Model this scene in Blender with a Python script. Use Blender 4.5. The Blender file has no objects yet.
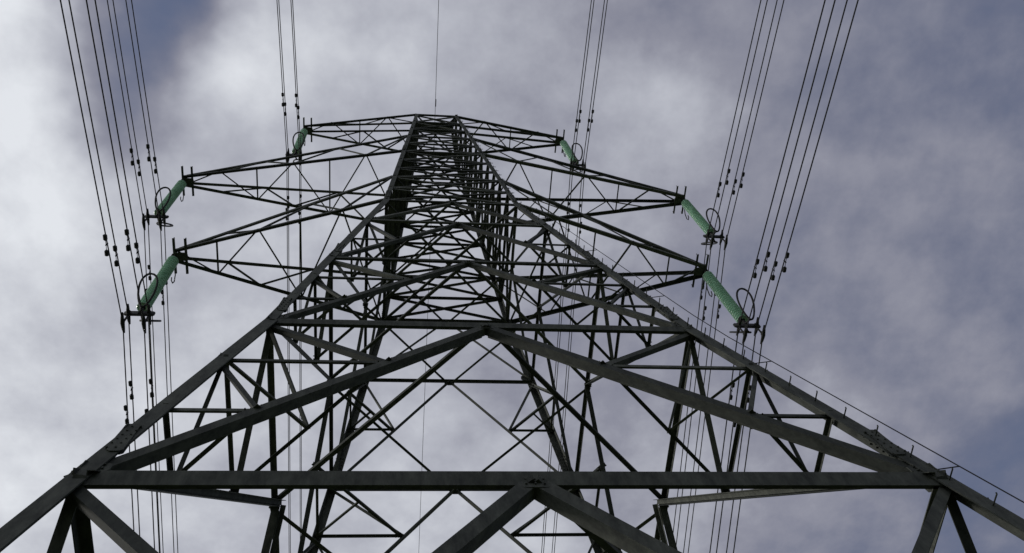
import bpy, math, random
from mathutils import Vector, Matrix
random.seed(7)
sc = bpy.context.scene
col = sc.collection
sc.view_settings.view_transform = 'Standard'
sc.view_settings.look = 'None'
sc.view_settings.exposure = 0

# ------------------------------------------------------------------ helpers
class MB:
    def __init__(s): s.v = []; s.f = []; s.m = []; s.mi = 0
    def add(s, vs, fs):
        n = len(s.v); s.v.extend(vs)
        for f in fs:
            s.f.append(tuple(n + i for i in f)); s.m.append(s.mi)
    def obj(s, name, mats, smooth=False):
        me = bpy.data.meshes.new(name)
        me.from_pydata([tuple(v) for v in s.v], [], s.f)
        for m in mats: me.materials.append(m)
        me.polygons.foreach_set("material_index", s.m)
        if smooth: me.polygons.foreach_set("use_smooth", [True] * len(s.f))
        me.update()
        ob = bpy.data.objects.new(name, me); col.objects.link(ob)
        return ob

def angle(mb, a, b, s, n, t=None, u_sign=1, off=0.0, center=True, s2=None):
    """L section (angle iron) from a to b; n = direction into which the standing flange points"""
    a = Vector(a); b = Vector(b); n = Vector(n)
    d = (b - a).normalized()
    v = (n - d * n.dot(d))
    if v.length < 1e-4: v = d.orthogonal()
    v.normalize()
    u = v.cross(d).normalized() * u_sign
    if t is None: t = max(0.008, s * 0.1)
    if s2 is None: s2 = s
    o = v * (off + random.uniform(0, 0.003)) - (u * s * 0.5 if center else Vector((0, 0, 0)))
    pr = [(0, 0), (s, 0), (s, t), (t, t), (t, s2), (0, s2)]
    vs = [q + o + u * x + v * y for q in (a, b) for x, y in pr]
    fs = [(k, (k + 1) % 6, 6 + (k + 1) % 6, 6 + k) for k in range(6)] + [(5, 4, 3, 2, 1, 0), (6, 7, 8, 9, 10, 11)]
    mb.mi = random.choice((0, 0, 1, 2))      # each member weathers a little differently
    mb.add(vs, fs)
    mb.mi = 0

def leg_angle(mb, a, b, s, ux, vy, t):
    a = Vector(a); b = Vector(b); d = (b - a).normalized()
    u = Vector(ux); u = (u - d * u.dot(d)).normalized()
    v = Vector(vy); v = (v - d * v.dot(d)).normalized()
    pr = [(0, 0), (s, 0), (s, t), (t, t), (t, s), (0, s)]
    vs = [q + u * x + v * y for q in (a, b) for x, y in pr]
    mb.add(vs, [(k, (k + 1) % 6, 6 + (k + 1) % 6, 6 + k) for k in range(6)] + [(5, 4, 3, 2, 1, 0), (6, 7, 8, 9, 10, 11)])

def plate(mb, c, ax, ay, w, h, t):
    c = Vector(c); ax = Vector(ax).normalized(); ay = Vector(ay); ay = (ay - ax * ay.dot(ax)).normalized()
    az = ax.cross(ay)
    cut = min(w, h) * 0.22
    pr = [(-w/2+cut, -h/2), (w/2-cut, -h/2), (w/2, -h/2+cut), (w/2, h/2-cut), (w/2-cut, h/2), (-w/2+cut, h/2), (-w/2, h/2-cut), (-w/2, -h/2+cut)]
    vs = [c + ax*x + ay*y + az*z for z in (-t/2, t/2) for x, y in pr]
    mb.add(vs, [tuple(range(7, -1, -1)), tuple(range(8, 16))] + [(k, (k+1) % 8, 8+(k+1) % 8, 8+k) for k in range(8)])

def tube(mb, pts, r, seg=8, closed=False):
    pts = [Vector(p) for p in pts]; N = len(pts)
    rings = []; prev = None
    for i, p in enumerate(pts):
        if closed: d = pts[(i+1) % N] - pts[i-1]
        else: d = pts[min(i+1, N-1)] - pts[max(i-1, 0)]
        d.normalize()
        if prev is None: u = d.orthogonal().normalized()
        else: u = (prev - d * prev.dot(d)).normalized()
        prev = u; v = d.cross(u)
        rr = r[i] if isinstance(r, (list, tuple)) else r
        rings.append([p + (u*math.cos(2*math.pi*k/seg) + v*math.sin(2*math.pi*k/seg))*rr for k in range(seg)])
    vs = [q for R in rings for q in R]; fs = []
    for i in range(N if closed else N-1):
        j = (i+1) % N
        for k in range(seg):
            fs.append((i*seg+k, i*seg+(k+1) % seg, j*seg+(k+1) % seg, j*seg+k))
    if not closed:
        fs.append(tuple(range(seg-1, -1, -1))); fs.append(tuple((N-1)*seg+k for k in range(seg)))
    mb.add(vs, fs)

def bolt(mb, c, n, r=0.018, h=0.02):
    n = Vector(n).normalized(); u = n.orthogonal().normalized(); v = n.cross(u); c = Vector(c)
    vs = [c + n*z + (u*math.cos(k*math.pi/3)+v*math.sin(k*math.pi/3))*r for z in (-h, h) for k in range(6)]
    mb.add(vs, [(5,4,3,2,1,0), (6,7,8,9,10,11)] + [(k, (k+1) % 6, 6+(k+1) % 6, 6+k) for k in range(6)])

def lerp(a, b, t): return Vector(a) * (1-t) + Vector(b) * t

# ------------------------------------------------------------------ materials
def mat(name, c1, c2, scale, rough=(.5, .7), metal=0.0, bump=0.0, stretch=1.0, spec=.5):
    m = bpy.data.materials.new(name); m.use_nodes = True
    nt = m.node_tree; b = nt.nodes['Principled BSDF']
    tc = nt.nodes.new('ShaderNodeTexCoord')
    mp = nt.nodes.new('ShaderNodeMapping'); mp.inputs['Scale'].default_value = (stretch, stretch, 1)
    n1 = nt.nodes.new('ShaderNodeTexNoise'); n1.inputs['Scale'].default_value = scale
    n1.inputs['Detail'].default_value = 4; n1.inputs['Roughness'].default_value = .7
    nt.links.new(tc.outputs['Object'], mp.inputs['Vector']); nt.links.new(mp.outputs['Vector'], n1.inputs['Vector'])
    cr = nt.nodes.new('ShaderNodeValToRGB')
    cr.color_ramp.elements[0].position = .33; cr.color_ramp.elements[0].color = (*c1, 1)
    cr.color_ramp.elements[1].position = .67; cr.color_ramp.elements[1].color = (*c2, 1)
    nt.links.new(n1.outputs['Fac'], cr.inputs['Fac']); nt.links.new(cr.outputs['Color'], b.inputs['Base Color'])
    mr = nt.nodes.new('ShaderNodeMapRange'); mr.inputs['To Min'].default_value = rough[0]; mr.inputs['To Max'].default_value = rough[1]
    nt.links.new(n1.outputs['Fac'], mr.inputs['Value']); nt.links.new(mr.outputs['Result'], b.inputs['Roughness'])
    b.inputs['Metallic'].default_value = metal
    b.inputs['Specular IOR Level'].default_value = spec
    if bump:
        bp = nt.nodes.new('ShaderNodeBump'); bp.inputs['Strength'].default_value = bump; bp.inputs['Distance'].default_value = .01
        nt.links.new(n1.outputs['Fac'], bp.inputs['Height']); nt.links.new(bp.outputs['Normal'], b.inputs['Normal'])
    return m

steel = mat("weathered_galvanised_steel", (.028, .031, .028), (.085, .09, .079), 2.0, (.75, .95), .0, stretch=3.0, spec=.25)
steel_b = mat("weathered_galvanised_steel_pale", (.05, .054, .048), (.125, .13, .113), 2.5, (.75, .95), .0, stretch=3.0, spec=.25)
steel_c = mat("weathered_galvanised_steel_deep", (.020, .023, .021), (.055, .059, .053), 2.3, (.75, .95), .0, stretch=3.0, spec=.25)
steel_dark = mat("fitting_steel", (.015, .015, .015), (.03, .03, .03), 6, (.6, .8), .0, spec=.3)
alum = mat("aluminium_conductor", (.018, .018, .02), (.035, .035, .04), 3, (.6, .8), .0, spec=.3)
concrete = mat("concrete", (.25, .24, .22), (.38, .37, .34), 4, (.8, .95), 0, .4)
glass = mat("green_insulator_glass", (.30, .52, .39), (.50, .74, .60), 5, (.15, .3), 0)

# ------------------------------------------------------------------ pylon dimensions (metres)
z1, w1, z2, w2, z3, z4 = 11.237, 5.50, 18.194, 4.25, 23.492, 28.398
zb, wb, xb = 31.898, 2.287, 9.236
zm, xm = 40.304, 10.765
zt, xt = 49.883, 6.785
wt = 1.089; L = 5.023; ZR = 51.6
def w(z):
    if z < z2: return w2 + (w1-w2)/(z2-z1)*(z2-z)
    if z < zb: return w2 + (wb-w2)*(z-z2)/(zb-z2)
    return wb + (wt-wb)*(z-zb)/(50.0-zb)
cr4 = [(-1, -1), (1, -1), (1, 1), (-1, 1)]
nin = [(0, 1, 0), (-1, 0, 0), (0, -1, 0), (1, 0, 0)]
def C(k, z, inset=0.0):
    c = cr4[k % 4]; ww = w(z) - inset
    return Vector((c[0]*ww, c[1]*ww, z))

body = MB()
for k in range(4):
    c = cr4[k]
    ends = [0, z2, zb, zt]
    for i, s in enumerate((.25, .21, .17)):
        leg_angle(body, C(k, ends[i]), C(k, ends[i+1]), s, (-c[0], 0, 0), (0, -c[1], 0), .022)
    for zs in (5.6, z1+1.1, z2+1.0, z3+.9, zb+.7, 40.9):
        s = .25 if zs < z2 else (.21 if zs < zb else .17)
        p = C(k, zs); d = (C(k, zs+.5) - C(k, zs-.5)).normalized()
        for ax, n in (((-c[0], 0, 0), (0, c[1], 0)), ((0, -c[1], 0), (c[0], 0, 0))):
            ax = Vector(ax); n = Vector(n)
            cc = p + ax*s*.5 + n*.012
            plate(body, cc, ax, d, s*.8, .9, .014)
            plate(body, p + ax*s*.55 - n*.034, ax, d, s*.7, .9, .014)
            for j in range(6):
                for q in (-.22, .22):
                    bolt(body, cc + d*(j-2.5)*.14 + ax*q*s, n, .015, .024)
                    bolt(body, cc + d*(j-2.5)*.14 + ax*q*s - n*.055, n, .015, .024)

def gus(face, p, wx, h):
    n = Vector(nin[face]); ax = n.cross(Vector((0, 0, 1)))
    up = (C(face, p.z+1)+C(face+1, p.z+1))/2 - (C(face, p.z-1)+C(face+1, p.z-1))/2
    plate(body, p + n*.036, ax, up, wx, h, .014)
    for i in range(3):
        for j in (-1, 1):
            bolt(body, p + n*.03 + ax*(i-1)*wx*.27 + up.normalized()*j*h*.22, n, .014, .026)

main = [(0, z1, .20, .165, 3), (z1, z2, .16, .12, 3), (z2, z3, .12, .10, 3), (z3, z4, .10, .09, 2), (z4, zb, .09, .09, 1)]
Dpts = {}
for pi, (za, zc, sd, sh, nn) in enumerate(main):
    for k in range(4):
        n = nin[k]
        A, B = C(k, za), C(k+1, za); P, Q = C(k, zc), C(k+1, zc); M = (P+Q)/2
        if pi < 2:
            angle(body, P, Q, sh, n, off=.026, u_sign=1, center=False)
            angle(body, P - Vector((0, 0, .014)), Q - Vector((0, 0, .014)), sh*.85, n, off=.026, u_sign=-1, center=False)
        else:
            angle(body, P, Q, sh, n, off=.026)
        if pi == 0: gus(k, M - Vector((0,0,.1)), .42, .28)
        elif pi < 4: gus(k, M - Vector((0,0,.08)), .32, .2)
        for (S, T, sg) in ((A, P, 1), (B, Q, -1)):
            angle(body, S, M, sd, n, off=.05, u_sign=-sg)
            if pi in (0, 1):
                angle(body, S, M, sd*.62, Vector(n), off=.055+sd, u_sign=sg)
            Ls = [lerp(S, T, i/nn) for i in range(nn+1)]
            Ds = [lerp(S, M, i/nn) for i in range(nn+1)]
            Dpts[(pi, k, sg)] = Ds
            rs = (.10, .075, .065, .055, .05)[pi]
            for i in range(1, nn):
                angle(body, Ls[i], Ds[i], rs, n, off=.075, u_sign=sg)
                if pi < 3:      # bolted ends
                    for pt, dr in ((Ls[i], (Ds[i]-Ls[i]).normalized()), (Ds[i], (Ls[i]-Ds[i]).normalized())):
                        for q in (.12, .20): bolt(body, pt + dr*q + Vector(n)*.07, n, .013, .022)
            for i in range(1, nn):
                big = rs*1.5 if i == nn-1 else rs
                angle(body, Ls[i+1], Ds[i], big, n, off=.09, u_sign=-sg)
            if pi > 0: gus(k, S + (M-S).normalized()*.35, .38, .24)
# hip bracing between neighbouring faces and inner struts
for pi, (za, zc, sd, sh, nn) in enumerate(main[:4]):
    for k in range(4):
        Da = Dpts[(pi, k, 1)]
        Db = Dpts[(pi, (k-1) % 4, -1)]
        for i in range(1, nn):
            angle(body, Da[i], Db[i], .07, (0, 0, 1), off=.0)
        mid = (Da[nn-1]+Db[nn-1])/2
        leg = lerp(C(k, za), C(k, zc), (nn-1)/nn)
        angle(body, leg, mid, .055, (0, 0, 1), off=.01)
        if pi == 1:
            angle(body, C(k, zc), mid, .06, (0, 0, 1), off=.01)
for zc, s in ((z1, .10), (z2, .09), (z3, .075), (z4, .07), (zb, .07)):
    ms = [(C(k, zc)+C(k+1, zc))/2 for k in range(4)]
    for k in range(4):
        angle(body, ms[k], ms[(k+1) % 4], s, (0, 0, 1), off=-.13)
        if zc in (zb,):
            angle(body, C(k, zc), C(k+2, zc), .07, (0, 0, 1), off=-.2+.03*k)
# upper body : X braced
hb, hm = 3.5, 3.5
lev = [zb, zb+1.75, zb+3.5, zb+5.0, zb+6.6, zm, zm+1.75, zm+3.5, zm+5.4, zm+7.4, zt]
for i in range(len(lev)-1):
    za, zc = lev[i], lev[i+1]
    for k in range(4):
        n = nin[k]
        angle(body, C(k, za), C(k+1, zc), .08, n, off=.03)
        angle(body, C(k+1, za), C(k, zc), .08, n, off=.05, u_sign=-1)
        angle(body, C(k, zc), C(k+1, zc), .09, n, off=.02)
    if i in (1, 4, 6, 9):
        angle(body, C(0, zc), C(2, zc), .07, (0, 0, 1)); angle(body, C(1, zc), C(3, zc), .07, (0, 0, 1), off=.08)
# peak
rid = [Vector((cx*.95, cy*.25, ZR)) for cx, cy in cr4]
for k in range(4):
    angle(body, C(k, zt), rid[k], .12, nin[k]); angle(body, rid[k], rid[(k+1) % 4], .09, nin[k], off=.01)
    angle(body, C(k, zt), rid[(k+1) % 4], .06, nin[k], off=.02)
    angle(body, C(k, zt), C(k+1, zt), .10, nin[k], off=.0)
plate(body, (0, 0, ZR+.03), (1, 0, 0), (0, 1, 0), 2.0, .6, .03)
plate(body, (0, 0, ZR+.2), (0, 1, 0), (0, 0, 1), .35, .4, .03)

def crossarm(s, x, z, htop, n, cs, bs, ridge=False):
    ty = .22
    top_z = z + htop
    T = {sy: Vector((s*x, sy*ty, z)) for sy in (-1, 1)}
    TT = {sy: Vector((s*(x-.12), sy*ty*.9, z+.2)) for sy in (-1, 1)}
    Bo = {sy: Vector((s*w(z), sy*w(z), z)) for sy in (-1, 1)}
    if ridge: To = {sy: Vector((s*.95, sy*.25, ZR)) for sy in (-1, 1)}
    else: To = {sy: Vector((s*w(top_z), sy*w(top_z), top_z)) for sy in (-1, 1)}
    bn = {}; tn = {}
    for sy in (-1, 1):
        angle(body, T[sy], Bo[sy], cs, (0, -sy, 0), u_sign=1, off=0)
        angle(body, TT[sy], To[sy], cs*.9, (0, -sy, 0), off=.0)
        bn[sy] = [lerp(Bo[sy], T[sy], i/n) for i in range(n+1)]
        tn[sy] = [lerp(To[sy], TT[sy], i/n) for i in range(n+1)]
        for i in range(n-1):
            a, b = (bn[sy][i], tn[sy][i+1]) if i % 2 else (tn[sy][i], bn[sy][i+1])
            angle(body, a, b, bs, (0, -sy, 0), off=.015)
    for i in range(n):
        a, b = (bn[-1][i], bn[1][i+1]) if i % 2 else (bn[1][i], bn[-1][i+1])
        angle(body, a, b, bs, (0, 0, 1), off=.015)
        if i and i % 2 == 0: angle(body, bn[-1][i], bn[1][i], bs, (0, 0, 1), off=.03)
    for dx in (0.0, .38):
        angle(body, (s*(x-dx), -.64, z-.05), (s*(x-dx), .64, z-.05), .075, (0, 0, 1), off=0)
        for yy in (-.6, .6):
            tube(body, [(s*(x-dx), yy, z-.10), (s*(x-dx), yy, z+.12)], .018, 6)
    plate(body, (s*(x-.05), 0, z+.05), (1, 0, 0), (0, 0, 1), .32, .3, .03)
    plate(body, (s*(x-.2), 0, z-.08), (1, 0, 0), (0, 1, 0), .5, .3, .02)
for s in (-1, 1):
    crossarm(s, xb, zb, hb, 5, .13, .055)
    crossarm(s, xm, zm, hm, 6, .13, .055)
    crossarm(s, xt, zt, 1.7, 4, .12, .055, True)

# step bolts up one leg
for i in range(150):
    z = 3.2 + i*.36
    if z > zt-.5: break
    p = C(1, z)
    if i % 2: tube(body, [p + Vector((.0, .10, 0)), p + Vector((.17, .10, 0)), p + Vector((.175, .10, .02))], .011, 6)
    else: tube(body, [p + Vector((-.10, 0, 0)), p + Vector((-.10, -.17, 0)), p + Vector((-.10, -.175, .02))], .011, 6)
pylon = body.obj("electricity_pylon", [steel, steel_b, steel_c])

fb = MB()
for k in range(4):
    c = C(k, 0) + Vector((-cr4[k][0]*.12, -cr4[k][1]*.12, 0))
    vs = []
    for (h, zz) in ((.62, -.4), (.58, .30), (.50, .42)):
        for sx, sy in cr4: vs.append(Vector((c.x+sx*h, c.y+sy*h, zz)))
    fb.add(vs, [(0,1,5,4),(1,2,6,5),(2,3,7,6),(3,0,4,7),(4,5,9,8),(5,6,10,9),(6,7,11,10),(7,4,8,11),(8,9,10,11)])
foot = fb.obj("concrete_footings", [concrete]); foot.parent = pylon

fc = MB()
pts = [C(1, z) + Vector((.34, -.02, 0)) for z in [2.5 + i*1.5 for i in range(20)]]
tube(fc, pts, .009, 6)
for i, p in enumerate(pts):
    if i % 3 == 0: tube(fc, [p, p + Vector((-.36, .06, 0))], .009, 6)
fco = fc.obj("fall_arrest_cable", [steel_dark]); fco.parent = pylon

# ------------------------------------------------------------------ insulator strings
SP = 0.58
def insulator_mesh():
    g = MB()
    seg = 16
    prof = []
    zc = -.40; nd = 26; pitch = (L-.40-.72)/nd
    for i in range(nd):
        z = zc - i*pitch
        prof += [(.08, z), (.09, z-.2*pitch), (.12, z-.3*pitch), (.180, z-.52*pitch), (.192, z-.66*pitch), (.17, z-.76*pitch), (.13, z-.68*pitch), (.10, z-.80*pitch), (.08, z-.85*pitch)]
    vs = []; fs = []
    for r, z in prof:
        for k in range(seg):
            a = 2*math.pi*k/seg; vs.append(Vector((r*math.cos(a), r*math.sin(a), z)))
    for i in range(len(prof)-1):
        for k in range(seg): fs.append((i*seg+k, (i+1)*seg+k, (i+1)*seg+(k+1) % seg, i*seg+(k+1) % seg))
    g.mi = 0; g.add(vs, fs)
    g.mi = 1
    tube(g, [(0, 0, .05), (0, 0, -.42)], .04, 8)
    plate(g, (0, 0, -.22), (0, 1, 0), (0, 0, 1), .18, .28, .03)
    tube(g, [(0, .02, -.3), (.02, .25, -.34), (.05, .5, -.5), (.07, .62, -.78), (.07, .58, -1.0), (.05, .46, -1.06), (.04, .40, -.95)], .02, 6)
    zb_ = -L+.72
    for sy in (-1, 1):
        pts = []
        for k in range(24):
            a = 2*math.pi*k/24
            x = .24*math.cos(a)*(1+.3*math.sin(a)) + .10; q = .62*math.sin(a)
            pts.append(Vector((x, sy*(.50 + q*.45), zb_ + .22 + q*.95)))
        tube(g, pts, .034, 6, True)
        tube(g, [(0, 0, -L+.5), (.05, sy*.18, -L+.40), (.10, sy*.225, zb_-.36)], .036, 6)
    tube(g, [(0, 0, -L+.85), (0, 0, -L+.3)], .05, 8)
    plate(g, (0, 0, -L+.36), (1, 0, 0), (0, 0, 1), .86, .26, .045)
    H = SP/2
    for sx in (-1, 1):
        tube(g, [(sx*H, 0, -L+.36), (sx*H, 0, -L-H-.02)], .032, 6)
        plate(g, (sx*H, 0, -L+.3), (0, 1, 0), (0, 0, 1), .16, .3, .05)
        for zz in (H, -H):
            z = -L+zz
            tube(g, [(sx*H, -.32, z+.03), (sx*H, -.18, z-.01), (sx*H, 0, z-.035), (sx*H, .18, z-.01), (sx*H, .32, z+.03)], [.03, .05, .065, .05, .03], 8)
            tube(g, [(sx*H, -.07, z), (sx*H, -.05, z+.13), (sx*H, .05, z+.13), (sx*H, .07, z)], .02, 6)
    return g.obj("insulator_string", [glass, steel_dark], True)

arms = [(-xb, zb), (xb, zb), (-xm, zm), (xm, zm), (-xt, zt), (xt, zt)]
first = insulator_mesh()
for i, (x, z) in enumerate(arms):
    o = first if i == 0 else bpy.data.objects.new("insulator_string", first.data)
    if i: col.objects.link(o)
    o.location = (x - .05*(1 if x > 0 else -1), 0, z)
    o.rotation_euler = (math.radians(random.uniform(-.8, .8)), 0, 0)

# ------------------------------------------------------------------ conductors
SPAN = 350.0
def sagz(y):
    t = abs(y)/SPAN
    S = 18.0 if y < 0 else 11.5
    return -4*S*t*(1-t)
def sway(y): return .014*y if y < 0 else 0.0     # the line turns very slightly at this tower
ys = sorted(set([s*v for s in (-1, 1) for v in (0, .3, 1, 2.5, 5, 8, 12, 17, 23, 30, 40, 52, 66, 82, 100, 125, 150, 175, 200, 225, 250, 280, 310, 350)]))
for i, (x, z) in enumerate(arms):
    c = MB(); x2 = x - .05*(1 if x > 0 else -1)
    for a in (-1, 1):
        for b in (-1, 1):
            X = x2+a*SP/2; Z = z-L+b*SP/2
            j = random.uniform(-.02, .02)
            tube(c, [(X+sway(y), y, Z+sagz(y)*(1+j)) for y in ys], .0195, 6)
            for yy in (2.15 if b > 0 else 2.75, -2.15 if b > 0 else -2.75):
                yy += random.uniform(-.12, .12)
                zz = Z + sagz(yy); XX = X+sway(yy)
                tube(c, [(XX, yy, zz+.03), (XX, yy, zz-.13)], .022, 6)
                tube(c, [(XX, yy-.24, zz-.12), (XX, yy, zz-.11), (XX, yy+.24, zz-.12)], .010, 6)
                for q in (-1, 1):
                    tube(c, [(XX, yy+q*.13, zz-.12), (XX, yy+q*.17, zz-.125), (XX, yy+q*.29, zz-.125), (XX, yy+q*.31, zz-.125)], [.025, .06, .06, .03], 8)
    for yy in (-300, -245, -190, -135, -80, -30, 42, 85, 135, 190, 245, 300):
        Z0 = z-L+sagz(yy); h = SP/2; xx = x2+sway(yy)
        cs = [(xx-h, yy, Z0-h), (xx+h, yy, Z0-h), (xx+h, yy, Z0+h), (xx-h, yy, Z0+h)]
        for q in range(4): tube(c, [cs[q], cs[(q+1) % 4]], .02, 6)
    c.obj("overhead_power_line", [alum], True)
e = MB()
tube(e, [(sway(y), y, ZR+.38 + sagz(y)*.8) for y in ys], .0135, 6)
for yy in (-1.3, 1.3):
    tube(e, [(0, yy-.2, ZR+.24), (0, yy+.2, ZR+.24)], .03, 6)
e.obj("earth_wire", [alum], True)

# ------------------------------------------------------------------ ground
gm = bpy.data.materials.new("grass_field"); gm.use_nodes = True
nt = gm.node_tree; b = nt.nodes['Principled BSDF']; b.inputs['Roughness'].default_value = .9
tc = nt.nodes.new('ShaderNodeTexCoord')
na = nt.nodes.new('ShaderNodeTexNoise'); na.inputs['Scale'].default_value = .25; na.inputs['Detail'].default_value = 4
nb = nt.nodes.new('ShaderNodeTexNoise'); nb.inputs['Scale'].default_value = 18; nb.inputs['Detail'].default_value = 3
nt.links.new(tc.outputs['Object'], na.inputs['Vector']); nt.links.new(tc.outputs['Object'], nb.inputs['Vector'])
ma = nt.nodes.new('ShaderNodeMath'); ma.operation = 'MULTIPLY'
nt.links.new(na.outputs['Fac'], ma.inputs[0]); nt.links.new(nb.outputs['Fac'], ma.inputs[1])
r = nt.nodes.new('ShaderNodeValToRGB'); r.color_ramp.elements[0].position = .15; r.color_ramp.elements[0].color = (.035, .055, .018, 1)
r.color_ramp.elements[1].position = .4; r.color_ramp.elements[1].color = (.10, .12, .045, 1)
nt.links.new(ma.outputs[0], r.inputs['Fac']); nt.links.new(r.outputs['Color'], b.inputs['Base Color'])
gmesh = MB(); S = 4000
gmesh.add([Vector((-S, -S, 0)), Vector((S, -S, 0)), Vector((S, S, 0)), Vector((-S, S, 0))], [(0, 1, 2, 3)])
gmesh.obj("ground", [gm])

# ------------------------------------------------------------------ sky
SUN_EL, SUN_AZ = math.radians(24), math.radians(-72)   # azimuth measured from +Y towards +X
W = bpy.data.worlds.new("World"); sc.world = W; W.name = "sky"; W.use_nodes = True
nt = W.node_tree; N = nt.nodes; Lk = nt.links
for n in list(N): N.remove(n)
out = N.new('ShaderNodeOutputWorld')
sky = N.new('ShaderNodeTexSky'); sky.sky_type = 'NISHITA'; sky.sun_disc = False
sky.sun_elevation = SUN_EL; sky.sun_rotation = SUN_AZ
bg1 = N.new('ShaderNodeBackground'); bg1.inputs['Strength'].default_value = .12
Lk.new(sky.outputs[0], bg1.inputs[0])
tc = N.new('ShaderNodeTexCoord'); sp = N.new('ShaderNodeSeparateXYZ'); Lk.new(tc.outputs['Generated'], sp.inputs[0])
def M(op, a, b_=None, c_=None, clamp=False):
    m = N.new('ShaderNodeMath'); m.operation = op; m.use_clamp = clamp
    for i, q in enumerate((a, b_, c_)):
        if q is None: continue
        if isinstance(q, (int, float)): m.inputs[i].default_value = q
        else: Lk.new(q, m.inputs[i])
    return m.outputs[0]
zc = M('MAXIMUM', sp.outputs[2], .06)
px = M('DIVIDE', sp.outputs[0], zc); py = M('DIVIDE', sp.outputs[1], zc)
cb = N.new('ShaderNodeCombineXYZ'); Lk.new(px, cb.inputs[0]); Lk.new(py, cb.inputs[1])
def noise(scale, detail, rough, dist=0, off=(0, 0, 0), src=None):
    mp = N.new('ShaderNodeMapping'); mp.inputs['Location'].default_value = off
    Lk.new(src or cb.outputs[0], mp.inputs[0])
    n = N.new('ShaderNodeTexNoise'); n.inputs['Scale'].default_value = scale; n.inputs['Detail'].default_value = detail
    n.inputs['Roughness'].default_value = rough; n.inputs['Distortion'].default_value = dist
    Lk.new(mp.outputs[0], n.inputs['Vector']); return n
wn = noise(4.0, 4, .6, 0, (3.1, 7.7, 0))
sub = N.new('ShaderNodeVectorMath'); sub.operation = 'SUBTRACT'; Lk.new(wn.outputs['Color'], sub.inputs[0]); sub.inputs[1].default_value = (.5, .5, .5)
scl = N.new('ShaderNodeVectorMath'); scl.operation = 'SCALE'; Lk.new(sub.outputs[0], scl.inputs[0]); scl.inputs['Scale'].default_value = .20
wp = N.new('ShaderNodeVectorMath'); wp.operation = 'ADD'; Lk.new(cb.outputs[0], wp.inputs[0]); Lk.new(scl.outputs[0], wp.inputs[1])
big = noise(2.6, 3, .5, 0, (1.3, .4, 0), wp.outputs[0])
fine = noise(8.0, 5, .6, 0, (5.2, 2.1, 0))
def blob(x, y, rad, amp):
    d = N.new('ShaderNodeVectorMath'); d.operation = 'DISTANCE'; Lk.new(wp.outputs[0], d.inputs[0]); d.inputs[1].default_value = (x, y, 0)
    mr = N.new('ShaderNodeMapRange'); mr.interpolation_type = 'SMOOTHERSTEP'
    mr.inputs['From Min'].default_value = 0; mr.inputs['From Max'].default_value = rad
    mr.inputs['To Min'].default_value = amp; mr.inputs['To Max'].default_value = 0
    Lk.new(d.outputs['Value'], mr.inputs['Value']); return mr.outputs['Result']
base = N.new('ShaderNodeMapRange'); Lk.new(px, base.inputs['Value'])
base.inputs['From Min'].default_value = -.5; base.inputs['From Max'].default_value = .8
base.inputs['To Min'].default_value = .84; base.inputs['To Max'].default_value = .27
v = base.outputs['Result']
v = M('MULTIPLY_ADD', M('SUBTRACT', big.outputs['Fac'], .5), .80, v)
v = M('MULTIPLY_ADD', M('SUBTRACT', fine.outputs['Fac'], .5), .62, v)
for bl in ((-.27, .11, .15, -.52), (-.285, .23, .11, -.30), (-.12, .17, .13, .20), (-.43, .33, .25, .08), (-.40, .64, .3, .14), (.68, .06, .18, -.12), (.2, .75, .35, .12), (.18, .08, .16, .08)):
    v = M('ADD', v, blob(*bl))
ramp = N.new('ShaderNodeValToRGB'); E = ramp.color_ramp.elements
E[0].position = 0.0; E[0].color = (.105, .12, .20, 1)
E[1].position = 1.05 if False else 1.0; E[1].color = (.76, .785, .83, 1)
for pos, c in ((.22, (.165, .175, .245)), (.45, (.27, .277, .34)), (.70, (.47, .485, .545))):
    q = E.new(pos); q.color = (*c, 1)
Lk.new(v, ramp.inputs['Fac'])
bg2 = N.new('ShaderNodeBackground'); Lk.new(ramp.outputs['Color'], bg2.inputs[0]); bg2.inputs['Strength'].default_value = 1.0
dens = N.new('ShaderNodeMapRange'); Lk.new(v, dens.inputs['Value'])
dens.inputs['From Min'].default_value = .05; dens.inputs['From Max'].default_value = .40; dens.inputs['To Min'].default_value = .65; dens.inputs['To Max'].default_value = 1.0
mx = N.new('ShaderNodeMixShader'); Lk.new(dens.outputs['Result'], mx.inputs[0]); Lk.new(bg1.outputs[0], mx.inputs[1]); Lk.new(bg2.outputs[0], mx.inputs[2])
Lk.new(mx.outputs[0], out.inputs[0])

# ------------------------------------------------------------------ sun
sd = bpy.data.lights.new("sun", 'SUN'); sd.energy = 1.5; sd.angle = math.radians(10); sd.color = (1, .96, .88)
so = bpy.data.objects.new("sun", sd); col.objects.link(so)
dv = Vector((math.sin(SUN_AZ)*math.cos(SUN_EL), math.cos(SUN_AZ)*math.cos(SUN_EL), math.sin(SUN_EL)))
so.rotation_euler = dv.to_track_quat('Z', 'Y').to_euler(); so.location = dv*100

# ------------------------------------------------------------------ camera
yaw, pit, rol, f = .3061, 1.16, -.2546, 935.27
fw = Vector((math.sin(yaw)*math.cos(pit), math.cos(yaw)*math.cos(pit), math.sin(pit)))
r0 = Vector((math.cos(yaw), -math.sin(yaw), 0)); u0 = r0.cross(fw)
r_ = r0*math.cos(rol)+u0*math.sin(rol); u_ = -r0*math.sin(rol)+u0*math.cos(rol)
cam = bpy.data.cameras.new("camera"); co = bpy.data.objects.new("camera", cam); col.objects.link(co)
cam.sensor_width = 36; cam.lens = f/1024*36; cam.clip_end = 10000; cam.clip_start = .05
co.matrix_world = Matrix(((r_[0], u_[0], -fw[0], -1.7313), (r_[1], u_[1], -fw[1], -12.159), (r_[2], u_[2], -fw[2], 1.6), (0, 0, 0, 1)))
sc.camera = co
